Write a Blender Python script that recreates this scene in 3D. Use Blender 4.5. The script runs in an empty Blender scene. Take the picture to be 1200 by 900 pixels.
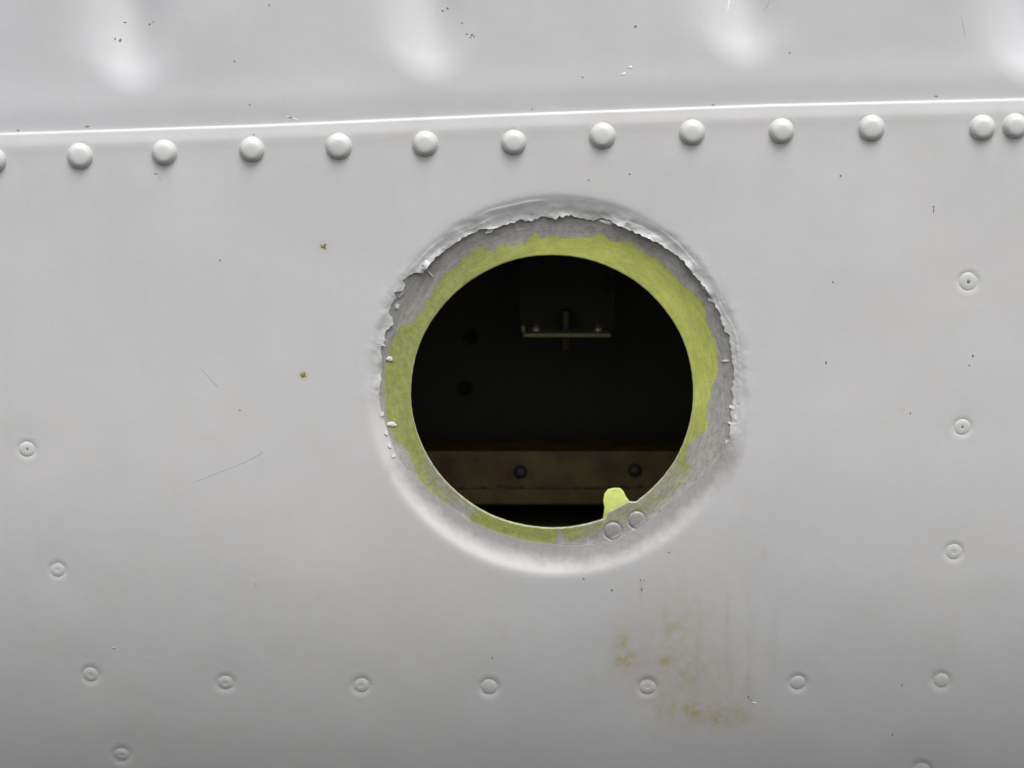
import bpy, bmesh, math, random
import numpy as np
from mathutils import Vector, Matrix

sc = bpy.context.scene
# ------------------------------------------------------------------ camera
S = 0.0002                      # metres per unit of the drawing grid (0.2 mm)
ALPHA = math.radians(8.0)       # the photographer looks slightly down
DIST = 0.6
FPX = DIST / S
cam_data = bpy.data.cameras.new("camera")
cam = bpy.data.objects.new("camera", cam_data)
sc.collection.objects.link(cam)
DV = np.array([0.0, math.cos(ALPHA), -math.sin(ALPHA)])
UV = np.array([0.0, math.sin(ALPHA), math.cos(ALPHA)])
RV = np.array([1.0, 0.0, 0.0])
CP = -DV * DIST
cam.location = CP
cam.rotation_euler = (math.radians(90) - ALPHA, 0, 0)
cam_data.sensor_width = 36
cam_data.lens = FPX / 1200 * 36
cam_data.clip_start = 0.01
cam_data.clip_end = 100
cam_data.dof.use_dof = True
cam_data.dof.focus_distance = DIST + 0.002
cam_data.dof.aperture_fstop = 16
sc.camera = cam

# ------------------------------------------------------------------ light: overcast day
SUN_EL, SUN_ROT = math.radians(62), math.radians(165)
world = bpy.data.worlds.new("World"); sc.world = world
world.use_nodes = True
wn = world.node_tree; wn.nodes.clear()
sky = wn.nodes.new('ShaderNodeTexSky'); sky.sky_type = 'NISHITA'
sky.sun_disc = False; sky.sun_elevation = SUN_EL; sky.sun_rotation = SUN_ROT
sky.dust_density = 2.0; sky.air_density = 1.5; sky.ozone_density = 1.0
hs = wn.nodes.new('ShaderNodeHueSaturation'); hs.inputs['Saturation'].default_value = 0.10
bg = wn.nodes.new('ShaderNodeBackground'); bg.inputs['Strength'].default_value = 0.09
wo = wn.nodes.new('ShaderNodeOutputWorld')
wn.links.new(sky.outputs[0], hs.inputs['Color']); wn.links.new(hs.outputs[0], bg.inputs['Color'])
wn.links.new(bg.outputs[0], wo.inputs['Surface'])
sd = bpy.data.lights.new("sun", 'SUN'); sd.energy = 1.5; sd.angle = math.radians(40); sd.color = (1, 0.99, 0.975)
sun = bpy.data.objects.new("sun", sd); sc.collection.objects.link(sun)
# light comes from above, from behind the photographer
az = math.radians(15)
L = Vector((math.sin(az) * math.cos(SUN_EL), -math.cos(az) * math.cos(SUN_EL), math.sin(SUN_EL)))
sun.rotation_euler = L.to_track_quat('Z', 'Y').to_euler()
sc.view_settings.view_transform = 'Standard'
sc.view_settings.look = 'None'
sc.view_settings.exposure = 0.76
sc.view_settings.gamma = 1.0
sc.cycles.max_bounces = 8
sc.cycles.use_denoising = True

# ------------------------------------------------------------------ surface mathematics
rng = np.random.default_rng(5)
random.seed(5)

def slope(z):
    return 0.03 + 0.375 * (np.clip(-z, 0, None) / 0.09) ** 1.6
def fy(z):                      # the skin curves away below
    q = np.clip(-z, 0, None)
    return -0.03 * z + 0.375 * q ** 2.6 / (2.6 * 0.09 ** 1.6)

def base(px, py):
    px = np.asarray(px, float); py = np.asarray(py, float)
    d = DV[:, None] * FPX + RV[:, None] * (px.ravel() - 600) + UV[:, None] * (450 - py.ravel())
    y = np.zeros(px.size)
    for _ in range(14):
        k = (y - CP[1]) / d[1]
        z = CP[2] + k * d[2]
        y = fy(z)
    return CP[0] + k * d[0], y, z

def surf(px, py, h=0.0):        # point on the skin, h grid units proud of it
    x, y, z = base(px, py)
    s = slope(z); n = np.sqrt(1 + s * s)
    h = np.broadcast_to(np.asarray(h, float).ravel(), x.shape) * S
    return np.stack([x, y - h / n, z - s * h / n], 1)

def inside(px, py, Y):          # point where the sight line meets the depth Y
    d = DV * FPX + RV * (px - 600) + UV * (450 - py)
    k = (Y - CP[1]) / d[1]
    return Vector(CP + d * k)

def sstep(a, b, x):
    t = np.clip((x - a) / (b - a), 0, 1)
    return t * t * (3 - 2 * t)

def noise1(n_, freqs, seed):    # periodic noise over the angle
    r = np.random.default_rng(seed); t = np.linspace(0, 2 * np.pi, n_, endpoint=False)
    out = np.zeros(n_)
    for f in freqs:
        out += np.sin(f * t + r.uniform(0, 6.28)) * r.uniform(.6, 1.2)
    return out / math.sqrt(len(freqs))

_vn = np.random.default_rng(11).uniform(-1, 1, (512, 512))
def vnoise(x, y, sc_):          # smooth value noise
    x = np.asarray(x) / sc_ + 37.3; y = np.asarray(y) / sc_ + 91.7
    i = np.floor(x).astype(int); j = np.floor(y).astype(int)
    u = x - i; v = y - j; u = u * u * (3 - 2 * u); v = v * v * (3 - 2 * v)
    g = lambda a, b: _vn[a % 512, b % 512]
    return (g(i, j) * (1 - u) + g(i + 1, j) * u) * (1 - v) + (g(i, j + 1) * (1 - u) + g(i + 1, j + 1) * u) * v
def fbm(x, y, sc_, o=4):
    a = 1; t = 0; s = 0
    for k in range(o):
        s = s + a * vnoise(x + 13 * k, y - 7 * k, sc_ / 2 ** k); t += a; a *= .5
    return s / t

SEAM = np.array([(-800, 187), (0, 157), (300, 146.5), (600, 133.5), (900, 122.5), (1200, 115.5), (2000, 97)], float)
def seam(x): return np.interp(x, SEAM[:, 0], SEAM[:, 1])
CX, CY = 650.0, 456.0
E1 = (647.3, 462.2, 166.3, 161.0)
E2 = (652.0, 451.5, 221.0, 221.0)
RIVETS = [(-107, 194), (-9, 189), (93, 183.5), (192, 179), (295, 175.5), (397, 172), (498, 168.5), (602, 167), (706, 159), (811, 155.5),
          (916, 154), (1021, 150.5), (1151, 150), (1190, 148), (1296, 144)]
FLUSH = [(30, 529, 12), (66, 671, 11), (105, 795, 12), (264, 802, 12), (423, 804, 12), (573, 806, 13), (759, 806, 13), (935, 801, 12),
         (1103, 798, 12), (1118, 647, 12.5), (1128, 501, 12.5), (1135, 330, 14), (142, 889, 12), (1080, 903, 13), (-30, 400, 12), (1142, 172 + 1000, 12)]
FLUSH = FLUSH[:-1]

def wav(x, y):                  # gentle unevenness of hand-worked sheet, plus added backward bend to darken the left
    return 2.2 * vnoise(x, y, 260) + 1.1 * vnoise(x + 500, y, 130) + .18 * vnoise(x + 77, y, 60) + 0.05 * vnoise(x, y + 300, 30) - 13 * (np.clip(420 - x, 0, 620) / 420) ** 2

def dish(x, y):
    r1 = np.sqrt(((x - E1[0]) / E1[2]) ** 2 + ((y - E1[1]) / E1[3]) ** 2)
    r2 = np.sqrt(((x - E2[0]) / E2[2]) ** 2 + ((y - E2[1]) / E2[3]) ** 2)
    a = np.clip(r1 - 1, 0, None) * E1[2]; b = np.clip(1 - r2, 0, None) * E2[2]
    t = np.where(b <= 0, 1.0 + (r2 - 1) * 4, a / (a + b + 1e-9))
    c = np.clip((t - .25) / .75, 0, None) ** 1.9
    w = -np.log(np.exp(-9 * c) + np.exp(-9 * 1.0)) / 9       # soft shoulder
    w = np.where(t > 1.6, 1.0, w)
    return -13.0 * (1 - w), t

def height(x, y):
    d = y - seam(x)
    h = wav(x, y)
    hd, t = dish(x, y)
    h = h + hd
    h = h - 2.4 * (1 - sstep(-3, 17, d)) + 0.25 * np.exp(-((d - 19) / 7) ** 2)
    e = np.clip(3.6 - d, 0, 3.6)
    h = h - .8 * (3.6 - np.sqrt(np.clip(12.96 - e * e, 0, None)))
    for (rx, ry) in RIVETS:
        r = np.hypot(x - rx, y - ry)
        h = h - 1.1 * np.exp(-(r / 25) ** 2)
    for (rx, ry, R) in FLUSH:
        m = (np.abs(x - rx) < 90) & (np.abs(y - ry) < 90)
        r = np.hypot(x[m] - rx, (y[m] - ry) * 1.08)
        g = -.50 * np.exp(-((r - R * .78) / 3.0) ** 2) - 0.5 * (r < R * .78) * np.exp(-((r - R * .78) / 3.5) ** 2) - .8 * np.exp(-(r / 30) ** 2) + .10 * np.exp(-((r - R - 4) / 4) ** 2)
        hh = np.zeros_like(x); hh[m] = g
        h = h + hh
    return h

def hval(x, y):
    return float(height(np.array([float(x)]), np.array([float(y)]))[0])

# ------------------------------------------------------------------ mesh helpers
def grid_mesh(name, P, closed, mat, parent=None, attrs=None, smooth=True):
    """P: rings x segments x 3"""
    nr, ns, _ = P.shape
    me = bpy.data.meshes.new(name)
    me.vertices.add(nr * ns); me.vertices.foreach_set('co', P.reshape(-1).astype(np.float32))
    i = np.arange(nr - 1)[:, None]; j = np.arange(ns if closed else ns - 1)[None, :]
    j2 = (j + 1) % ns
    q = np.stack([i * ns + j, (i + 1) * ns + j, (i + 1) * ns + j2, i * ns + j2], -1).reshape(-1, 4)
    nf = len(q)
    me.loops.add(nf * 4); me.loops.foreach_set('vertex_index', q.reshape(-1).astype(np.int32))
    me.polygons.add(nf); me.polygons.foreach_set('loop_start', np.arange(0, nf * 4, 4, dtype=np.int32))
    me.polygons.foreach_set('loop_total', np.full(nf, 4, dtype=np.int32))
    me.update(calc_edges=True)
    me.polygons.foreach_set('use_smooth', np.full(nf, smooth))
    for k, v in (attrs or {}).items():
        a = me.attributes.new(k, 'FLOAT', 'POINT'); a.data.foreach_set('value', v.reshape(-1).astype(np.float32))
    me.materials.append(mat)
    return link(name, me, parent)

def link(name, me, parent=None):
    o = bpy.data.objects.new(name, me); sc.collection.objects.link(o)
    if parent is not None: o.parent = parent
    return o

def bm_obj(name, bm, mat, parent=None, smooth=True):
    me = bpy.data.meshes.new(name); bm.normal_update(); bm.to_mesh(me); bm.free()
    for p in me.polygons: p.use_smooth = smooth
    me.materials.append(mat)
    return link(name, me, parent)

def tag(o, label, cat, group=None):
    o['label'] = label; o['category'] = cat
    if group: o['group'] = group
    return o

def lathe_mesh(name, prof, n, mat, wob=0.0, seed=0):
    """prof: (radius, height) in grid units, axis = local z"""
    r = random.Random(seed)
    bm = bmesh.new(); rings = []
    for (rr, hh) in prof:
        if rr <= 0: rings.append([bm.verts.new((0, 0, hh * S))]); continue
        rings.append([bm.verts.new(((rr + wob * math.sin(3 * a + seed)) * S * math.cos(a), (rr + wob * math.sin(2 * a + seed)) * S * math.sin(a), hh * S))
                      for a in (2 * math.pi * k / n for k in range(n))])
    for A, B in zip(rings, rings[1:]):
        if len(B) == 1:
            for k in range(n): bm.faces.new((A[k], A[(k + 1) % n], B[0]))
        else:
            for k in range(n): bm.faces.new((A[k], A[(k + 1) % n], B[(k + 1) % n], B[k]))
    bm.normal_update(); me = bpy.data.meshes.new(name); bm.to_mesh(me); bm.free()
    for p in me.polygons: p.use_smooth = True
    me.materials.append(mat); return me

def place(o, x, y, h, spin=0.0, tilt=0.0):
    p = surf([x], [y], [h])[0]
    s = float(slope(p[2])); n = Vector((0, -1, -s)).normalized()
    q = n.to_track_quat('Z', 'Y')
    o.rotation_mode = 'QUATERNION'
    from mathutils import Quaternion
    o.rotation_quaternion = q @ Quaternion((0, 0, 1), spin) @ Quaternion((1, 0, 0), tilt)
    o.location = p

# ------------------------------------------------------------------ materials
class NT:
    def __init__(s, name):
        s.m = bpy.data.materials.new(name); s.m.use_nodes = True; s.t = s.m.node_tree
        s.b = s.t.nodes['Principled BSDF']
    def n(s, ty, **kw):
        x = s.t.nodes.new(ty)
        for k, v in kw.items(): setattr(x, k, v)
        return x
    def l(s, a, b): s.t.links.new(a, b)
    def put(s, sock, v):
        if hasattr(v, 'is_linked') or hasattr(v, 'links'): s.l(v, sock)
        else: sock.default_value = v
    def noise(s, scale, detail=4, rough=.55, stretch=None):
        tc = s.n('ShaderNodeTexCoord'); v = tc.outputs['Object']
        if stretch:
            mp = s.n('ShaderNodeMapping'); mp.inputs['Scale'].default_value = stretch; s.l(v, mp.inputs['Vector']); v = mp.outputs[0]
        x = s.n('ShaderNodeTexNoise'); x.inputs['Scale'].default_value = scale; x.inputs['Detail'].default_value = detail
        x.inputs['Roughness'].default_value = rough; s.l(v, x.inputs['Vector']); return x.outputs['Fac']
    def math(s, op, a, b=0.0, c=0.0, clamp=False):
        x = s.n('ShaderNodeMath', operation=op); x.use_clamp = clamp
        for i, v in enumerate((a, b, c)): s.put(x.inputs[i], v)
        return x.outputs[0]
    def rng(s, v, a, b, c=0.0, d=1.0, smooth=False):
        x = s.n('ShaderNodeMapRange'); x.clamp = True
        if smooth: x.interpolation_type = 'SMOOTHSTEP'
        for i, q in enumerate((v, a, b, c, d)): s.put(x.inputs[i], q)
        return x.outputs[0]
    def mix(s, f, a, b):
        x = s.n('ShaderNodeMix', data_type='RGBA'); s.put(x.inputs[0], f); s.put(x.inputs[6], a); s.put(x.inputs[7], b); return x.outputs[2]
    def attr(s, name): x = s.n('ShaderNodeAttribute'); x.attribute_name = name; return x.outputs['Fac']
    def bump(s, hgt, dist, strength=1.0, prev=None):
        x = s.n('ShaderNodeBump'); x.inputs['Distance'].default_value = dist; x.inputs['Strength'].default_value = strength
        s.put(x.inputs['Height'], hgt)
        if prev is not None: s.l(prev, x.inputs['Normal'])
        return x.outputs[0]
    def out(s, col, rough, metal=0.0, normal=None, spec=0.5):
        s.put(s.b.inputs['Base Color'], col); s.put(s.b.inputs['Roughness'], rough); s.put(s.b.inputs['Metallic'], metal)
        s.b.inputs['Specular IOR Level'].default_value = spec
        if normal is not None: s.l(normal, s.b.inputs['Normal'])
        return s.m

C4 = lambda r, g, b: (r, g, b, 1.0)
def paint_material(name, tone, warm, worn=True):
    m = NT(name)
    big = m.noise(9, 3); mid = m.noise(60, 5, .6); fine = m.noise(1500, 4, .6)
    col = m.mix(m.rng(big, .35, .65), C4(*tone), C4(*warm))
    col = m.mix(m.rng(mid, .42, .75, 0, .16), col, C4(.42, .42, .40))
    # fine vertical wash marks
    st = m.noise(260, 4, .6, (1, 1, .10))
    col = m.mix(m.rng(st, .55, .8, 0, .07), col, C4(.36, .36, .34))
    sp = m.noise(2600, 2, .5)
    col = m.mix(m.rng(sp, .70, .76, 0, .35), col, C4(.30, .28, .24))
    if worn:
        s_ = m.attr('stain'); k = m.noise(420, 5, .68)
        f = m.math('MULTIPLY', m.math('MULTIPLY', s_, .66), m.rng(k, .38, .62, .25, 1.3), clamp=True)
        col = m.mix(f, col, C4(.46, .39, .15))
        g_ = m.attr('grime'); k2 = m.noise(500, 4, .7, (1, 1, .16))
        col = m.mix(m.math('MULTIPLY', m.math('MULTIPLY', g_, .5), m.rng(k2, .38, .7), clamp=True), col, C4(.25, .24, .17))
        w = m.attr('wear'); k3 = m.noise(260, 6, .62)
        f3 = m.rng(m.math('ADD', w, m.math('MULTIPLY', m.math('SUBTRACT', k3, .5), .7)), .22, .88)
        k4 = m.noise(900, 5, .65)
        col = m.mix(f3, col, m.mix(m.rng(k4, .35, .65), C4(.285, .275, .268), C4(.335, .325, .318)))
    orange = m.noise(420, 2, .5)
    nb = m.bump(orange, .00006, .5); nb = m.bump(fine, .00003, .35, nb)
    rough = m.rng(mid, .3, .7, .34, .46)
    return m.out(col, rough, 0.0, nb, .5)

M = {}
M['lower'] = paint_material('grey_white_paint', (.606, .598, .602), (.614, .604, .598))
M['upper'] = paint_material('cool_white_paint', (.600, .603, .616), (.600, .600, .606), worn=False)
M['rivet'] = paint_material('rivet_paint', (.62, .62, .615), (.62, .615, .60), worn=False)
def flat(name, col, rough, metal=0., var=.25, scale=300, bumpd=.00005, alt=None):
    m = NT(name); n = m.noise(scale, 5, .65)
    c2 = alt or tuple(c * (1 - var) for c in col)
    c = m.mix(m.rng(n, .35, .65), C4(*col), C4(*c2))
    return m.out(c, rough, metal, m.bump(m.noise(scale * 3, 4, .6), bumpd, .5))
M['crackpaint'] = flat('flaking_paint', (.64, .63, .62), .45, var=.08, scale=900)
M['dirt'] = flat('brown_dirt', (.30, .26, .13), .8, var=.4, scale=2500)
M['black_dirt_and_dots'] = flat('dark_dirt_and_dots', (.22, .20, .18), .7)
M['scratch'] = flat('grey_scratch', (.50, .51, .53), .5, var=.2, scale=1800)
M['white_scratch'] = flat('bright_scratch', (.82, .82, .82), .4, var=.05)
M['tab'] = flat('bright_primer', (.50, .57, .14), .45, var=.18, scale=900, alt=(.42, .49, .12))
M['tab_rivet'] = flat('dull_aluminium', (.42, .41, .40), .48, .25, var=.2, scale=700)
M['inner'] = flat('inner_olive_primer', (.075, .080, .035), .6, var=.5, scale=60)
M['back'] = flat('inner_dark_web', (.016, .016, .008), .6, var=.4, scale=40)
M['stringer'] = flat('rusty_stringer_primer', (.13, .108, .026), .5, var=.5, scale=110, alt=(.07, .034, .012))
M['hole'] = flat('painted_hole_dark', (.008, .008, .005), .8)  # near-black colour stands for the shade inside small holes
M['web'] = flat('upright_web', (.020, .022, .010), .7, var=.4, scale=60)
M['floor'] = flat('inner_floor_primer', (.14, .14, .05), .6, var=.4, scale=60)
M['bolt'] = flat('cadmium_bolt', (.50, .42, .30), .35, .5, var=.3)
M['darkbolt'] = flat('dark_bolt', (.05, .045, .035), .5, .3)
M['bracket'] = flat('bracket_primer', (.30, .30, .13), .45, var=.3, scale=200)

# flange: bare metal with primer left near the hole
m = NT('primer_over_bare_metal')
g = m.attr('green'); mo = m.attr('mottle')
n1 = m.noise(700, 6, .7); n2 = m.noise(2500, 4, .7); n3 = m.noise(180, 5, .6); n4 = m.noise(900, 6, .75)
e = m.math('ADD', g, m.math('MULTIPLY', m.math('SUBTRACT', n1, .5), 16.0))
e = m.math('ADD', e, m.math('MULTIPLY', m.math('SUBTRACT', n2, .5), 11.0))
f = m.rng(e, -.9, .9)
keep = m.rng(m.math('SUBTRACT', n4, m.math('MULTIPLY', mo, .50)), -.02, .16, .22, 1.0)
f = m.math('MULTIPLY', f, keep, clamp=True)
light = m.attr('fresh')
gcol = m.mix(m.rng(n3, .35, .65), C4(.38, .43, .09), C4(.49, .53, .12))
gcol = m.mix(m.rng(n2, .50, .72, 0, .5), gcol, C4(.25, .26, .11))
old = m.mix(m.rng(n1, .35, .62), C4(.22, .245, .075), C4(.34, .37, .12))
gcol = m.mix(light, old, gcol)
gcol = m.mix(m.rng(m.noise(260, 5, .7), .54, .70, 0, .6), gcol, C4(.40, .36, .09))
gcol = m.mix(m.rng(m.noise(3200, 3, .6), .66, .74, 0, .45), gcol, C4(.17, .15, .06))
bare = m.mix(m.rng(n1, .35, .65), C4(.325, .315, .295), C4(.44, .428, .405))
bare = m.mix(m.rng(m.noise(1700, 6, .75), .57, .70, 0, .6), bare, C4(.56, .56, .55))
bare = m.mix(m.rng(m.noise(330, 4, .7), .56, .70, 0, .55), bare, C4(.19, .18, .15))
bare = m.mix(m.rng(m.noise(120, 4, .6), .50, .66, 0, .45), bare, C4(.43, .42, .40))
bare = m.mix(m.rng(m.noise(800, 5, .7, (1, 1, .25)), .60, .68, 0, .5), bare, C4(.58, .57, .55))
cb = m.n('ShaderNodeCombineXYZ'); m.l(m.attr('ringx'), cb.inputs[0]); m.l(m.attr('ringy'), cb.inputs[1]); m.l(m.attr('ringr'), cb.inputs[2])
tn = m.n('ShaderNodeTexNoise'); tn.inputs['Scale'].default_value = 1.0; tn.inputs['Detail'].default_value = 6; tn.inputs['Roughness'].default_value = .75; m.l(cb.outputs[0], tn.inputs['Vector'])
sand = tn.outputs['Fac']
gcol = m.mix(m.rng(sand, .45, .70, 0, .55), gcol, C4(.24, .27, .10))
gcol = m.mix(m.rng(sand, .30, .46, .5, 0), gcol, C4(.52, .56, .20))
bare = m.mix(m.rng(sand, .48, .66, 0, .6), bare, C4(.24, .23, .21))
bare = m.mix(m.rng(sand, .34, .44, .6, 0), bare, C4(.55, .54, .52))
f = m.math('MULTIPLY', f, m.rng(m.math('ADD', sand, m.math('MULTIPLY', m.math('SUBTRACT', n1, .5), .8)), .66, .72, 1., .15), clamp=True)
col = m.mix(f, bare, gcol)
d_ = m.attr('edge')                                        # lighter colour at the very lip
col = m.mix(m.math('MULTIPLY', d_, m.rng(n1, .3, .6, .3, 1.)), col, C4(.62, .62, .45))
rust = m.rng(m.noise(420, 3, .6), .70, .78, 0, .8)
col = m.mix(rust, col, C4(.24, .13, .04))
hb = m.math('MULTIPLY', f, .5)
nb = m.bump(hb, .00006, .6); nb = m.bump(n2, .00004, .5, nb)
M['flange'] = m.out(col, m.math('ADD', m.math('MULTIPLY', f, .12), .42), m.math('MULTIPLY', m.math('SUBTRACT', 1., f), .15), nb, .4)

# ------------------------------------------------------------------ traced outlines round the hole
PAINT = [(446, 450), (449, 424), (452, 405), (446, 404), (449, 400), (455, 386), (461, 381), (460, 372), (456, 367), (459, 355), (465, 347.8), (463, 343.5), (473.7, 338.8),
 (475, 332.4), (472, 328), (481, 322), (489, 318.5), (496.7, 319.5), (499.5, 315), (509.4, 303), (522, 293), (535, 284), (548, 276), (563, 268.6),
 (578, 268.5), (594, 263), (609, 258.5), (624, 258.8), (638.5, 253.7), (650, 256.5), (663, 252.6), (681, 256), (694.7, 258.5), (704, 255.5), (714, 258.3),
 (729, 266), (752, 276), (765, 281), (780, 290), (793, 299), (803, 308), (812, 320), (824, 335), (834, 350), (842, 366), (849, 387.5), (855, 392), (854.4, 400),
 (858, 424), (860, 445), (857, 455), (859, 466), (856, 483), (858, 492), (854.4, 501), (853, 516), (845, 532), (834, 547), (819, 561), (803, 576), (788, 591),
 (767, 607), (745, 622), (720, 634), (690, 640), (650, 640), (604, 632), (573, 622), (543, 608), (522, 592), (499, 571), (480, 553), (467, 538), (458, 517),
 (453, 501), (446, 478)]
GREEN = [(451, 450), (453, 422), (461, 396), (468.6, 383.6), (482, 378), (494, 365.7), (507, 342.7), (517, 325), (532, 312), (548, 299), (563, 287), (573, 291.6),
 (577, 297.5), (586, 287), (604, 289), (619, 281), (628, 271), (634.7, 279.5), (650, 275), (670, 279), (688, 279), (703.7, 273), (716.5, 281), (739.5, 284), (752, 294),
 (772.7, 304), (788, 322), (803, 336), (816, 345), (826, 360.6), (829, 381), (835, 396), (841, 419), (841, 437), (835, 450), (832.8, 465), (827, 488), (832, 498.6),
 (821, 509), (808.5, 517), (803, 534), (811, 549.7), (803, 562), (788, 580), (767, 595), (750, 604), (735, 612), (716, 617), (701, 626), (668, 634), (655, 622), (650, 637), (614, 634),
 (583.6, 626), (553, 613.6), (545, 597), (530, 586), (519.7, 590.6), (504, 575), (489, 557), (481, 532), (466, 516.4), (456, 501), (453, 475.6)]
NS = 2000
TH = np.linspace(0, 2 * np.pi, NS, endpoint=False)
def polar(pts, sh):
    p = np.array(pts, float); p[:, 1] += sh; p = (p - (648, 460)) * (1 + sh * .002) + (648, 460); a = np.mod(np.arctan2(p[:, 1] - CY, p[:, 0] - CX), 2 * np.pi); r = np.hypot(p[:, 0] - CX, p[:, 1] - CY)
    k = np.argsort(a); a = a[k]; r = r[k]
    return np.interp(TH, np.r_[a[-1] - 2 * np.pi, a, a[0] + 2 * np.pi], np.r_[r[-1], r, r[0]])
def ang(px, py): return math.atan2(py - CY, px - CX) % (2 * math.pi)
def window(a0, a1, soft=.12):   # 1 between two angles (clockwise in the picture)
    d = np.mod(TH - a0, 2 * np.pi); w = (a1 - a0) % (2 * np.pi)
    d = np.where(d > w + (2 * np.pi - w) / 2, d - 2 * np.pi, d)
    return sstep(-soft, soft, d) * (1 - sstep(w - soft, w + soft, d))
ragged = window(ang(446, 470), ang(848, 528))          # hard, broken paint edge over the top
Rp = polar(PAINT, 1.6)
jag = noise1(NS, [29, 37, 53, 61, 83, 107, 131, 173], 3) * .9 + noise1(NS, [211, 263, 311, 397, 443, 521], 4) * .2 * np.clip(noise1(NS, [9, 13, 19, 27], 6) + .4, .1, 2)
jag = jag * (.45 + .55 * np.abs(noise1(NS, [7, 11, 17, 23], 8)))
Rp = Rp + jag * (0.25 + ragged)
Rg = polar(GREEN, 3.0)
cosT, sinT = np.cos(TH), np.sin(TH)

# amount the broken edge has lifted
lift = ragged * (0.25 + 1.0 * np.clip(noise1(NS, [5, 9, 14, 22, 31], 21) * .5 + .5, 0, 1.5))
lift = lift * (1.0 + 1.3 * window(ang(497, 318), ang(565, 268), .05) + 1.1 * window(ang(700, 256), ang(785, 292), .05) + 1.3 * window(ang(790, 297), ang(813, 322), .03)
               + 1.2 * window(ang(834, 350), ang(852, 390), .04))

# ------------------------------------------------------------------ lower skin panel
RA, RB, RC = 110, 290, 12
x1lo, x1hi, y1hi, x2lo, x2hi, y2hi = -100, 1300, 1000, -760, 1960, 1500
def box_r(xlo, xhi, yhi, top):
    r = np.full(NS, 1e9)
    with np.errstate(divide='ignore', invalid='ignore'):
        r = np.minimum(r, np.where(cosT > 1e-6, (xhi - CX) / cosT, 1e9))
        r = np.minimum(r, np.where(cosT < -1e-6, (xlo - CX) / cosT, 1e9))
        r = np.minimum(r, np.where(sinT > 1e-6, (yhi - CY) / sinT, 1e9))
    rt = np.full(NS, 300.0)
    up = sinT < -0.02
    rr = np.full(NS, 1e9)
    for _ in range(60):
        rt = np.clip((seam(CX + rt * cosT) + top - CY) / np.where(up, sinT, -1), 0, 5000)
    rr[up] = rt[up]
    return np.minimum(r, rr)
R240 = np.full(NS, 240.0)
r1 = box_r(x1lo, x1hi, y1hi, 3.0); r2 = box_r(x2lo, x2hi, y2hi, 0.0)
rows = []
tA = (np.arange(RA) / RA) ** 1.15
for t in tA: rows.append(Rp + (R240 - Rp) * t)
for k in range(RB): rows.append(R240 + (r1 - R240) * (k / RB))
for k in range(RC + 1): rows.append(r1 + (r2 - r1) * (k / RC))
Rr = np.array(rows)
X = CX + Rr * cosT; Y = CY + Rr * sinT
H = height(X, Y)
Rsm = Rp.copy()
kern = np.hanning(61); kern /= kern.sum()
Rsm = np.convolve(np.r_[Rp[-60:], Rp, Rp[:60]], kern, 'same')[60:-60]
lift = np.convolve(np.r_[lift[-60:], lift, lift[:60]], kern, 'same')[60:-60]
fromedge = Rr - Rsm[None]
rag2 = ragged[None]
lf = lift[None] * np.clip(1 + .7 * vnoise(X, Y, 14) + .35 * vnoise(X, Y, 6), .15, 2.2)
H = H + lf * 3.0 * np.exp(-np.clip(fromedge + 4, 0, None) ** 1.3 / 14.) * (fromedge < 45)
H = H - .85 * (1 - rag2) * np.exp(-np.clip(fromedge, 0, None) / 9)
# raised outer boundary of the lifted film
for sd_, rad_, am_ in ((51, 217, .55), (52, 209, .4)):
    Rr_ = rad_ + noise1(NS, [4, 7, 9, 15, 23], sd_) * 2.6
    mk = np.clip(noise1(NS, [3, 5, 8, 13], sd_ + 10) + .35, 0, 1)[None] * window(ang(480, 330), ang(872, 470), .2)[None]
    q_ = np.hypot(X - 652, Y - 452) - Rr_[None]
    H = H + am_ * mk * np.where(q_ < 0, np.exp(-(q_ / 5.) ** 2), np.exp(-(q_ / 1.4) ** 2))
# wrinkles of the paint skin running round the top of the dish
wr = np.sin(fromedge / 3.1 + 2.6 * vnoise(X, Y, 46) * 2) * .16 * np.exp(-((fromedge - 11) / 8) ** 2) * (.2 + np.clip(vnoise(X + 90, Y, 55) + .4, 0, 1)) * rag2
H = H + wr * 1.5 + rag2 * .38 * fbm(X, Y, 16, 3) * np.exp(-((fromedge - 6) / 13) ** 2) * 2.2 + rag2 * .16 * vnoise(X, Y, 3.2) * np.exp(-((fromedge - 3) / 9) ** 2)
hd, tt = dish(X, Y)
# masks (pigment only)
wearang = window(ang(850, 515), ang(470, 548), .25)[None]
wear = wearang * (1 - sstep(-4, 34, fromedge)) * 1.08 + (1 - wearang) * .22 * (1 - sstep(0, 9, fromedge)) + .16 * np.exp(-((fromedge - 20) / 16) ** 2) * window(ang(470, 548), ang(560, 625), .3)[None]
def blob(x, y, sx, sy): return np.exp(-((X - x) / sx) ** 2 - ((Y - y) / sy) ** 2)
stain = (1. * blob(379, 289, 5, 5) + 1. * blob(355, 440, 5, 5) + .75 * blob(727, 752, 9, 9) + .85 * blob(731, 774, 11, 10) + .7 * blob(779, 774, 7, 7) + .35 * blob(787, 737, 10, 12) + .8 * blob(811, 833, 9, 8) + .75 * blob(843, 845, 11, 7)
         + .45 * blob(868, 840, 12, 9) + .35 * blob(780, 835, 14, 12) + .28 * blob(803, 790, 14, 26) + .22 * blob(693, 796, 5, 9) + .18 * blob(592, 742, 4, 10) + .2 * blob(770, 815, 14, 14)
         + .15 * blob(897, 647, 5, 5) + .25 * blob(900, 765, 7, 7) + .22 * blob(800, 720, 40, 60) + .25 * blob(735, 765, 22, 30) + .38 * blob(825, 838, 55, 16) + .26 * blob(790, 790, 40, 50) + .2 * blob(850, 800, 35, 45))
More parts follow.
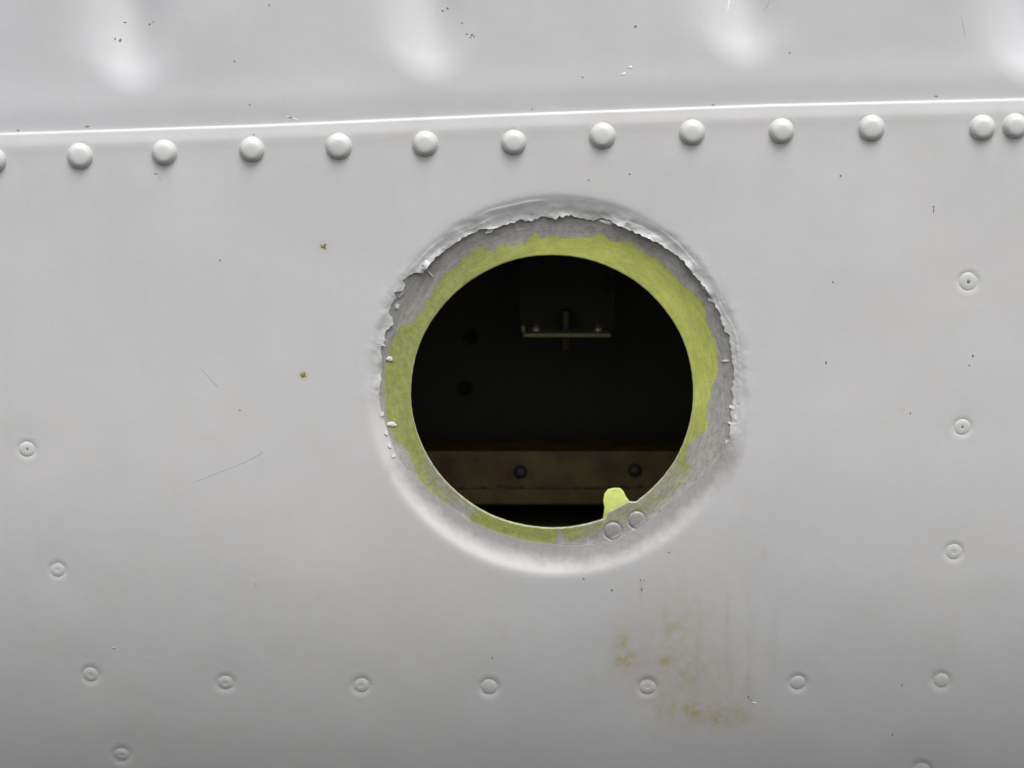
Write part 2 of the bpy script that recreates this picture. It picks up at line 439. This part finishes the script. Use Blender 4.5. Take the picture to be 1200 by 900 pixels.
grime = (.55 * blob(751, 690, 3, 18) + .45 * blob(779, 710, 2.5, 30) + .35 * blob(852, 730, 4, 60) + .42 * blob(880, 745, 5, 60) + .35 * blob(908, 765, 5, 36) + .35 * blob(820, 760, 5, 60)
         + .4 * blob(878, 810, 6, 22) + .25 * blob(895, 655, 5, 12) + .2 * blob(830, 800, 40, 30) + .12 * blob(840, 720, 60, 80))
seamd = Y - seam(X)
grime = grime + .25 * np.exp(-((seamd - 1) / 2.0) ** 2) * np.clip(vnoise(X, Y, 40), 0, 1) + .08 * np.exp(-((seamd - 40) / 60) ** 2) * np.clip(vnoise(X, Y, 30), 0, 1)
for (rx, ry) in RIVETS:
    rr = np.hypot(X - rx, Y - ry); grime = grime + 1.1 * np.exp(-((rr - 16.3) / 2.0) ** 2) * np.clip(vnoise(X, Y, 9) + .35, 0, 1)
P = surf(X, Y, H).reshape(X.shape + (3,))
# under-edge of the paint film and the folded top edge of the sheet
und = surf(X[0] + cosT * .25, Y[0] + sinT * .25, H[0] - (.35 + .45 * ragged)).reshape(NS, 3)
und2 = surf(X[0] + cosT * 7, Y[0] + sinT * 7, H[6] - 1.3 - .0 * ragged).reshape(NS, 3)
top = surf(X[-1], Y[-1], H[-1] - 3.0).reshape(NS, 3)
P = np.concatenate([und2[None], und[None], P, top[None]], 0)
pad = lambda A: np.concatenate([A[:1], A[:1], A, A[-1:]], 0)
lower = grid_mesh('lower_skin_panel', P, True, M['lower'], None, {'wear': pad(wear), 'stain': pad(np.clip(stain, 0, 1)), 'grime': pad(np.clip(grime, 0, 1))})
tag(lower, 'large grey-white aircraft skin sheet below the seam, with the round hole and yellow-brown stains', 'metal panel')

# ------------------------------------------------------------------ hole flange (recessed ring, partly primed)
NF = 64
E1r = lambda: None
ca = cosT; sa = sinT
# ellipse E1 radius from (CX,CY)
dx, dy = CX - E1[0], CY - E1[1]
A_ = (ca / E1[2]) ** 2 + (sa / E1[3]) ** 2; B_ = 2 * (dx * ca / E1[2] ** 2 + dy * sa / E1[3] ** 2); C_ = (dx / E1[2]) ** 2 + (dy / E1[3]) ** 2 - 1
Rin = (-B_ + np.sqrt(B_ ** 2 - 4 * A_ * C_)) / (2 * A_)
Rin = Rin + noise1(NS, [3, 5, 8, 13], 31) * .35 + noise1(NS, [47, 71, 97], 32) * .08
aT = ang(723, 594)
dth = (TH - aT + np.pi) % (2 * np.pi) - np.pi
Rin = Rin - 6.0 * (1 - sstep(.07, .13, dth)) * sstep(-.135, -.07, dth)
rowsF = []
for k in range(NF + 1): rowsF.append(Rin + (np.maximum(Rp, 196) + 12 - Rin) * (k / NF))
RF = np.array(rowsF); XF = CX + RF * ca; YF = CY + RF * sa
def flange_h(x, y):
    hd, t = dish(x, y)
    return hd + wav(x, y) - 1.0
HF = flange_h(XF, YF) + .12 * fbm(XF, YF, 9, 3)
# tool gouges and the pressed ridge near the lower right
ei = (RF - Rin[None])
HF = HF - .5 * np.clip(1 - ei / 1.5, 0, 1) ** 2
TR = [(718.8, 626, 10.5), (747, 613, 10.5)]
for (rx, ry, R) in TR:
    r = np.hypot(XF - rx, YF - ry); HF = HF - .8 * np.exp(-((r - R) / 1.1) ** 2)
green = Rg[None] - RF
mott = window(ang(815, 520), ang(470, 540), .25)[None] * .62 + .12 + 0 * RF
mott = mott + .45 * window(ang(801, 560), ang(700, 628), .12)[None] + .5 * np.exp(-(ei / 10) ** 2) * window(ang(600, 620), ang(485, 540), .1)[None]
mott = mott - .55 * window(ang(650, 636), ang(556, 610), .05)[None]
fresh = (window(ang(590, 290), ang(815, 515), .35)[None] * .9 + .1) + 0 * RF
edge = .6 * np.clip(1 - ei / 1.1, 0, 1)
PF = surf(XF, YF, HF).reshape(XF.shape + (3,))
w1 = surf(XF[0], YF[0], HF[0] - 1.6).reshape(NS, 3)
w2 = surf(XF[0], YF[0], HF[0] - 4.0).reshape(NS, 3)
w3 = surf(XF[14], YF[14], HF[14] - 4.4).reshape(NS, 3)
PF = np.concatenate([w3[None], w2[None], w1[None], PF], 0)
padf = lambda A: np.concatenate([A[:1] * 0 + A[:1]] * 3 + [A], 0)
flange = grid_mesh('hole_flange', PF, True, M['flange'], lower, {'green': padf(green), 'mottle': padf(np.clip(mott, 0, 1)), 'fresh': padf(np.clip(fresh, 0, 1)), 'edge': padf(edge), 'ringx': padf(ca[None] * 9 + 0 * RF), 'ringy': padf(sa[None] * 9 + 0 * RF), 'ringr': padf(RF / 3.2)})
flange['label'] = 'recessed ring round the hole, yellow-green primer worn to bare grey metal'

# locking tab and its two rivets
tabp = [(704, 626), (707.5, 603), (708.5, 596), (707.2, 588), (708.6, 580.5), (713, 575.8), (720, 574.2), (727.5, 574.4), (731.5, 578), (734.5, 584), (738.5, 589), (741.5, 594), (758, 612)]
bm = bmesh.new()
def tabh(x, y):
    t = np.clip((608 - y) / 28, 0, 1)
    return flange_h(np.array([x]), np.array([y]))[0] * 0 + flange_h(np.array([720.]), np.array([608.]))[0] - 3.2 - 9 * t ** 1.6
# resample outline
pts = []
for a, b in zip(tabp, tabp[1:] + tabp[:1]):
    for k in range(5): pts.append((a[0] + (b[0] - a[0]) * k / 5 + .3, a[1] + (b[1] - a[1]) * k / 5 + 4.2))
cxy = (723.3, 604.2)
loops = []
for sc_, dh in ((.0, 0), (.45, 0), (.75, 0), (.93, 0), (.98, -.25), (1.0, -.9), (1.0, -2.6), (.6, -2.8)):
    ring = []
    for (x, y) in pts:
        xx = cxy[0] + (x - cxy[0]) * sc_; yy = cxy[1] + (y - cxy[1]) * sc_
        ring.append(surf([xx], [yy], [tabh(xx, yy) + dh])[0])
    loops.append([bm.verts.new(p) for p in ring])
n = len(pts)
for A, B in zip(loops, loops[1:]):
    for k in range(n):
        bm.faces.new((A[k], B[k], B[(k + 1) % n], A[(k + 1) % n]))
bmesh.ops.remove_doubles(bm, verts=bm.verts, dist=1e-7)
bmesh.ops.recalc_face_normals(bm, faces=bm.faces)
tab = bm_obj('locking_tab', bm, M['tab'], flange)
tab['label'] = 'small bright yellow-green tab sticking up into the hole'
me = lathe_mesh('flange_rivet', [(10.0, -1.2), (9.7, .0), (8.6, .42), (5, .5), (0, .42)], 40, M['tab_rivet'])
for (x, y, R) in TR:
    o = link('flange_rivet', me, flange); place(o, x, y, float(flange_h(np.array([x]), np.array([y]))[0]) + .15, 0, -.03)

# ------------------------------------------------------------------ dome rivets and flush rivets
prof = [(17.2, -1.2), (16.2, -.15), (15.6, .5), (15.2, 1.6), (14.5, 3.2), (13.6, 4.8), (12.5, 6.3), (11.2, 7.5), (9.6, 8.3), (7.8, 8.7), (5, 9.), (2, 9.1), (0, 9.12)]
dm = [lathe_mesh('dome_rivet', [(r * f_, h * g_) for r, h in prof], 48, M['rivet'], .12, s) for s, (f_, g_) in enumerate([(1, 1), (.98, 1.06), (1.02, .95)])]
for i, (x, y) in enumerate(RIVETS):
    o = link('dome_rivet', dm[i % 3], lower); place(o, x, y, hval(x, y) + .7, i * 1.3, random.uniform(-.05, .05)); o.scale = (.93, .93, 1)
fr = [lathe_mesh('flush_rivet', p, 32, M['rivet']) for p in (  # shallow painted-over heads
    [(10.5, -1.1), (9.4, -.5), (7.6, -.1), (5, .25), (3.2, .42), (2.4, .1), (1.6, .0), (1.0, .2), (0, .25)],
    [(10.5, -1.1), (9.4, -.55), (7.6, -.12), (4.5, .2), (2, .32), (0, .34)],
    [(10.5, -1.3), (9.4, -.4), (7.6, .15), (5, .5), (2.4, .52), (1.5, .3), (1.3, -.6), (0, -.7)])]
kind = [2, 0, 0, 0, 0, 1, 0, 1, 1, 0, 2, 2, 0, 1, 0]
for i, (x, y, R) in enumerate(FLUSH):
    o = link('flush_rivet', fr[kind[i]], lower); place(o, x, y, hval(x, y) + .02, i, random.uniform(-.05, .05)); s = R / 12.5; o.scale = (s, s / 1.06, s * .8)
# dark dot in the pin hole of the upper right one
me = lathe_mesh('pin_hole_dot', [(1.6, -.2), (1.2, .15), (0, .2)], 12, M['black_dirt_and_dots'])
for (x, y, k) in ((1135, 330, 1.3), (30, 529, .7), (1128, 501, .7)):
    o = link('pin_hole_dot', me, lower); place(o, x, y, hval(x, y) + (.75 if k > 1 else .55)); o.scale = (k, k, 1)

# ------------------------------------------------------------------ upper skin panel
gx = np.concatenate([np.linspace(-760, -60, 40, endpoint=False), np.linspace(-60, 1260, 530, endpoint=False), np.linspace(1260, 1960, 40)])
gs = np.concatenate([np.linspace(0, 1, 90, endpoint=False) * .36, np.linspace(.36, 1, 24)])
GX, GS = np.meshgrid(gx, gs)
GY = seam(GX) + 24 - GS * 600
DENT = [(-175, 95, 1.), (163, 96, 1.0), (515, 84, .95), (884, 66, 1.0), (1222, 88, 1.), (1570, 70, 1.)]
def upper_h(x, y):
    h = -6.0 + wav(x, y) * 1.0
    for (dx0, yb, k) in DENT:
        cx_ = dx0 - 8 - (yb - y) * .11
        u = (x - cx_); w = np.where(u > 0, 38., 44.)
        yy = y - 10 * np.clip(np.abs(u) / 34, 0, 1.4) ** 2 * -1
        g = np.exp(-(np.abs(u) / w) ** 2.0)
        tq = np.clip((yb + 18 - yy), 0, None)
        dep = np.where(tq < 34, tq ** 2 / 68., 17 + (tq - 34))      # integral of a ramp up to slope 1
        dep = 70 * (1 - np.exp(-dep / 70.))
        h = h - k * .43 * g * dep
    h = h + 1.0 * np.exp(-((y - seam(x) + 26) / 22) ** 2)
    return h
PU = surf(GX, GY, upper_h(GX, GY)).reshape(GX.shape + (3,))
upper = grid_mesh('upper_skin_panel', PU, False, M['upper'])
tag(upper, 'cool grey aircraft skin sheet above the seam, with glossy vertical dents along its top', 'metal panel')

# ------------------------------------------------------------------ marks: paint blobs, flakes, specks, scratches
def blob_part(name, x, y, rx, ry, hgt, mat, par, hb, seed, n=14, rot=0.0, irr=.25):
    r = random.Random(seed); rx *= .82; ry *= .82
    bm = bmesh.new()
    ph = [r.uniform(0, 6.28) for _ in range(3)]
    def rad(a): return 1 + irr * (math.sin(2 * a + ph[0]) * .5 + math.sin(3 * a + ph[1]) * .4 + math.sin(5 * a + ph[2]) * .35)
    def pt(a, f, h):
        q = rad(a) * f; u = rx * q * math.cos(a); v = ry * q * math.sin(a)
        xx = x + u * math.cos(rot) - v * math.sin(rot); yy = y + u * math.sin(rot) + v * math.cos(rot)
        return bm.verts.new(surf([xx], [yy], [hb(xx, yy) + h])[0])
    R = [[pt(2 * math.pi * k / n, f, h) for k in range(n)] for f, h in ((1, -.3), (.93, hgt * .6), (.6, hgt))]
    c = pt(0, 0, hgt * 1.05)
    for A, B in zip(R, R[1:]):
        for k in range(n): bm.faces.new((A[k], B[k], B[(k + 1) % n], A[(k + 1) % n]))
    for k in range(n): bm.faces.new((R[-1][k], c, R[-1][(k + 1) % n]))
    bmesh.ops.recalc_face_normals(bm, faces=bm.faces)
    return bm_obj(name, bm, mat, par)
fh = lambda x, y: float(flange_h(np.array([float(x)]), np.array([float(y)]))[0])
hh = lambda x, y: hval(x, y)
uh = lambda x, y: float(upper_h(np.array([float(x)]), np.array([float(y)]))[0])
blob_part('paint_blob', 456, 423, 4.6, 4.2, 1.6, M['crackpaint'], flange, fh, 1)
blob_part('paint_blob', 458.5, 500, 7.5, 3.6, 1.5, M['crackpaint'], flange, fh, 2, rot=.05)
blob_part('paint_blob', 712, 262.5, 10, 3.4, .8, M['crackpaint'], flange, fh, 3, rot=.18)
# loose flakes round the broken edge
def flake(x, y, L_, W_, rot, up, seed, par=lower):
    r = random.Random(seed); bm = bmesh.new(); n = 9
    out = [(math.cos(2 * math.pi * k / n) * L_ * r.uniform(.6, 1.15), math.sin(2 * math.pi * k / n) * W_ * r.uniform(.55, 1.2)) for k in range(n)]
    def q(u, v, h):
        xx = x + u * math.cos(rot) - v * math.sin(rot); yy = y + u * math.sin(rot) + v * math.cos(rot)
        b_ = max(fh(xx, yy), 0 + fh(xx, yy))
        return surf([xx], [yy], [b_ + h + up * (v / max(W_, .1) + 1) * .5])[0]
    T = [bm.verts.new(q(u, v, 1.15)) for u, v in out]; B = [bm.verts.new(q(u * .97, v * .97, .5)) for u, v in out]
    bm.faces.new(T); bm.faces.new(B[::-1])
    for k in range(n): bm.faces.new((T[k], B[k], B[(k + 1) % n], T[(k + 1) % n]))
    bmesh.ops.recalc_face_normals(bm, faces=bm.faces)
    return bm_obj('paint_flake', bm, M['crackpaint'], par, False)
FL = [(858, 478, 5, 2, .3, 1.2), (862, 489, 4, 2.2, 1.2, 1.3), (858, 497, 6, 1.5, .1, 1.2), (862, 505, 2, 5, 0., 1.), (853, 519, 4, 3, .9, 1.0), (850, 424, 5, 1.2, -.1, .5),
      (866, 470, 4, 1.6, 1.8, 1.), (470, 346, 6, 2.2, 2.4, 1.3), (465, 360, 3, 4, .2, 1.), (574, 272, 7, 2, -.4, 1.2), (447, 487, 2.5, 4, .2, 1.), (452, 509, 2.4, 3.4, -.3, 1.),
      (456, 524, 2.0, 3.2, -.4, 1.), (461, 536, 2.6, 2.4, .4, 1.), (504, 322, 1.2, 7, -.7, .6), (825, 338, 3, 1.5, .9, 1.), (832, 352, 3, 1.6, 1.1, 1.)]
for i, (x, y, a, b, r_, u_) in enumerate(FL): flake(x, y, a, b, r_, u_, 100 + i)

# dirt specks
SP = [(379, 289, 3.6, 3.2, 'dirt'), (381.5, 286.5, 1.3, 1.5, 'dirt'), (381, 291.5, 1.5, 1.1, 'dirt'), (376, 287, 1.1, 1.2, 'dirt'), (355, 440, 3.4, 3.4, 'dirt'), (356.5, 437, 1.5, 1.2, 'dirt'), (353, 438, 1.2, 1.5, 'dirt'), (358, 441.5, 1.1, 1.4, 'dirt'), (1094, 246, .9, 4.2, 'black_dirt_and_dots'), (1094, 242, 1.8, 1.2, 'black_dirt_and_dots'), (968, 425, 1.2, 2.6, 'black_dirt_and_dots'),
      (1140, 417, 1.5, 2.6, 'dirt'), (1136, 428, 1, 1.4, 'dirt'), (1067, 484, 1.2, 1.2, 'black_dirt_and_dots'), (976, 330, 1.4, 1.4, 'dirt'), (684, 678, 1.2, 1.4, 'black_dirt_and_dots'), (717, 691, 1.6, 1.8, 'dirt'),
      (258, 305, 1.3, 1.3, 'dirt'), (182, 204, 2.6, .8, 'black_dirt_and_dots'), (281, 481, 1.2, 1, 'dirt'), (1057, 803, 1.3, 1.2, 'black_dirt_and_dots'), (1046, 861, 1.2, 1.2, 'dirt'), (577, 771, 1.4, 1.2, 'dirt'),
      (985, 206, 1.4, 1.2, 'dirt'), (133, 762, 2.6, 1.2, 'scratch'), (985, 205, 1, 1, 'dirt'), (297, 158, 1.3, 1, 'black_dirt_and_dots'), (738, 204, 1.6, 1.4, 'dirt'), (690, 211, 1.2, 1, 'dirt')]
for i, (x, y, a, b, mt) in enumerate(SP): blob_part('dirt_speck', x, y, a, b, .35, M[mt], lower, hh, 40 + i, n=10, irr=.45)
SU = [(142, 27, 2, 1.6, 'dirt'), (172, 29, 1.5, 1.5, 'black_dirt_and_dots'), (177, 26, 1.4, 1.0, 'black_dirt_and_dots'), (137, 48, 2.2, 2.6, 'dirt'), (131, 46, 1.4, 1.6, 'dirt'), (518, 13, 1.8, 1.6, 'dirt'), (524, 10, 1.8, 1.4, 'dirt'),
      (541, 27, 1.6, 1, 'dirt'), (553, 41, 2., 1.8, 'dirt'), (555.5, 43, 1.2, 1.4, 'dirt'), (551.5, 44, 1.2, 1., 'dirt'), (547, 40, 1.4, 1.6, 'dirt'), (745, 31, 2.2, 2.0, 'dirt'), (274, 72, 1.3, 1.2, 'dirt'), (926, 62, 1.4, 1.2, 'dirt'), (683, 90, 2, 1.6, 'scratch'),
      (731, 87, 3, 2.4, 'white_scratch'), (739, 79, 3, 2.6, 'white_scratch'), (292, 123, 1.2, 1.2, 'dirt'), (624, 128, 1.4, 1, 'black_dirt_and_dots'), (18, 154, 2, 1.0, 'black_dirt_and_dots'), (100, 149, 4, 1., 'dirt'), (340, 138, 3, 1, 'black_dirt_and_dots'),
      (836, 123, 2, 1, 'dirt'), (1098, 113, 3, 1, 'dirt'), (315, 6, 1.2, 1.6, 'dirt')]
for i, (x, y, a, b, mt) in enumerate(SU): blob_part('dirt_speck', x, y, a, b, .35, M[mt], upper, uh, 80 + i, n=10, irr=.45)

def strip(name, pts, w, mat, par, hb, rise=.18):
    bm = bmesh.new(); P_ = []
    for a, b in zip(pts, pts[1:]):
        for k in range(6): P_.append((a[0] + (b[0] - a[0]) * k / 6, a[1] + (b[1] - a[1]) * k / 6))
    P_.append(pts[-1]); prev = None; n = len(P_)
    for i, (x, y) in enumerate(P_):
        a = P_[max(i - 1, 0)]; b = P_[min(i + 1, n - 1)]; t = Vector((b[0] - a[0], b[1] - a[1])).normalized(); nx, ny = -t.y, t.x
        ww = w * (math.sin(math.pi * (i + .4) / (n)) ** .6) * random.uniform(.6, 1.2) + .05
        cur = []
        for s_, h_ in ((-1, -.3), (-.6, rise), (.6, rise), (1, -.3)):
            xx = x + nx * ww * s_; yy = y + ny * ww * s_; cur.append(bm.verts.new(surf([xx], [yy], [hb(xx, yy) + h_])[0]))
        if prev:
            for k in range(3): bm.faces.new((prev[k], cur[k], cur[k + 1], prev[k + 1]))
        prev = cur
    bmesh.ops.recalc_face_normals(bm, faces=bm.faces)
    return bm_obj(name, bm, mat, par)
strip('scratch', [(235, 432), (247, 445), (258, 456)], .55, M['scratch'], lower, hh)
strip('scratch', [(298, 522), (308, 531), (288, 541), (275, 547)], .5, M['scratch'], lower, hh)
strip('scratch', [(275, 547), (250, 556), (225, 566)], .3, M['scratch'], lower, hh)
strip('scratch', [(299, 682), (300, 690)], .4, M['scratch'], lower, hh)
strip('scratch', [(1128, 18), (1130, 30), (1133, 43)], .7, M['scratch'], upper, uh)
strip('scratch', [(858, -8), (856, 5), (854, 14)], 1.2, M['white_scratch'], upper, uh)
strip('scratch', [(903, -2), (901, 6), (897, 12)], .7, M['scratch'], upper, uh)
strip('scratch', [(335, 137), (343, 139), (351, 142)], .9, M['white_scratch'], upper, uh)
for i, (x, y, a, b, mt) in enumerate([(877, 817, 1.6, 1.6, 'black_dirt_and_dots'), (880, 820, 1.2, .9, 'dirt'), (884, 824, 3.4, 1.3, 'white_scratch'),
        (751, 679, .8, 1.8, 'dirt'), (755, 679, .7, 1.4, 'dirt'), (752, 690, .8, 2.6, 'dirt'), (784, 647, 1.3, 1.2, 'dirt')]):
    blob_part('paint_chip', x, y, a, b, .3, M[mt], lower, hh, 300 + i, n=9, irr=.5)
strip('scratch', [(181, 203), (186, 206), (188, 212)], .5, M['scratch'], lower, hh)

# ------------------------------------------------------------------ inside the wing bay
def sheet_box(name, lo, hi, mat, parent=None, bev=.0004):
    bm = bmesh.new(); bmesh.ops.create_cube(bm, size=1)
    for v in bm.verts: v.co = Vector([(lo[i] + hi[i]) / 2 + v.co[i] * (hi[i] - lo[i]) for i in range(3)])
    if bev: bmesh.ops.bevel(bm, geom=bm.edges[:], offset=bev, segments=2, affect='EDGES', profile=.5)
    return bm_obj(name, bm, mat, parent, False)
XW, ZT, ZB, YB = .11, .058, -.050, .125
def struct(o): o['kind'] = 'structure'; return o
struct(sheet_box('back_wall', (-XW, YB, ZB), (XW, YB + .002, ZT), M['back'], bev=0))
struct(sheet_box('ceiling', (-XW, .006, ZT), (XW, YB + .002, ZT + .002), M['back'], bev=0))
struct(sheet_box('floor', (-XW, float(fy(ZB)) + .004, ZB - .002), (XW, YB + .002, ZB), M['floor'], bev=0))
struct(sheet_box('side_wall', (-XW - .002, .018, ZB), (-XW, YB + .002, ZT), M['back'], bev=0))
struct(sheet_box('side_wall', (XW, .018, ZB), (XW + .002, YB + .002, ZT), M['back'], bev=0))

YS = .075
zt = inside(640, 529, YS).z; zb = inside(640, 592, YS).z; zl = inside(640, 573, YS).z
st = sheet_box('stringer', (-.1, YS, zb), (.1, YS + .0016, zt), M['stringer'])
tag(st, 'rusty olive metal stringer running across the bottom of the dark hole', 'stringer')
sheet_box('top_flange', (-.1, YS + .0016, zt - .0016), (.1, YS + .02, zt), M['stringer'], st)
sheet_box('lip', (-.1, YS - .0012, zb + .0004), (.1, YS - .0001, zl), M['stringer'], st, .0003)
bmesh_bolt = lathe_mesh('bolt', [(8, 0), (8, 1.6), (7, 2.6), (6.2, 3), (6, 6), (4.5, 7.6), (2, 8), (0, 8.1)], 24, M['darkbolt'])
for (px, py) in ((610, 553), (744, 551)):
    o = link('bolt', bmesh_bolt, st); p = inside(px, py, YS); o.location = p; o.rotation_euler = (math.radians(90), 0, 0); o.scale = (1.15, 1.15, 1)

# bracket with two nuts and a pin, hanging near the top
YK = .060
pa = inside(613, 393, YK); pb = inside(716, 392, YK)
br = bpy.data.objects.new('bracket', None); sc.collection.objects.link(br); br.location = (0, 0, 0)
tag(br, 'small olive bracket with a thin shelf and two nuts, inside the hole near its top', 'bracket')
t_ = .0005
sheet_box('shelf', (pa.x, YK, pa.z - t_), (pb.x, YK + .016, pa.z + t_), M['bracket'], br, .0003)
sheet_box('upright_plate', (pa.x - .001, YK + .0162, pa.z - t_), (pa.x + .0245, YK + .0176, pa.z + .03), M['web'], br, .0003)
sheet_box('side_gusset', (pa.x - .0004, YK + .002, pa.z + t_), (pa.x + .0005, YK + .016, pa.z + .0022), M['bracket'], br, .0002)
for (px, py) in ((628, 386), (701, 384)):
    p = inside(px, py, YK + .006)
    nut = lathe_mesh('nut', [(6.6, 0), (6.6, 4), (5.6, 5.0), (3.2, 5.2), (3.0, 8.5), (0, 8.8)], 6, M['bolt'])
    o = link('nut', nut, br); o.location = (p.x, YK + .006, pa.z + t_)
pin = lathe_mesh('pin', [(.01, -26), (7, -26), (8, -25), (8, 24), (7, 26), (0, 26)], 20, M['darkbolt'])
p = inside(663, 380, YK + .008); o = link('pin', pin, br); o.location = (p.x, YK + .008, pa.z + t_)
# back wall holes as near-black discs, their darkness put into the colour
hole_me = lathe_mesh('dark_hole_disc', [(11, 0), (10.5, 1.5), (8, 2.2), (7.5, .4), (0, .2)], 24, M['hole'])
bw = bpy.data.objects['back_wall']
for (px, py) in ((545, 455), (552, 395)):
    o = link('dark_hole_disc', hole_me, bw); o.location = inside(px, py, YB - .0002); o.rotation_euler = (math.radians(90), 0, 0)

o = link('dark_hole_disc', hole_me, br); o.location = inside(713, 333, YK + .0161); o.rotation_euler = (math.radians(90), 0, 0); o.scale = (1.0, 1.0, .4)  # hole in the upright plate, its darkness given by a near-black disc

# rust bled along the lower edge of the stringer
M['rust'] = flat('rust_stain', (.15, .055, .020), .8, var=.5, scale=400)
for k in range(26):
    rr_ = random.Random(900 + k)
    px = 520 + k * 9 + rr_.uniform(-5, 5)
    p = inside(px, 572 + rr_.uniform(-2.5, 2), YS - .0001)
    bm = bmesh.new(); bmesh.ops.create_icosphere(bm, subdivisions=1, radius=1)
    for v in bm.verts: v.co = Vector((v.co.x * rr_.uniform(.0005, .0014), v.co.y * .0002, v.co.z * rr_.uniform(.0002, .0005)))
    o = bm_obj('rust_patch', bm, M['rust'], st); o.location = p
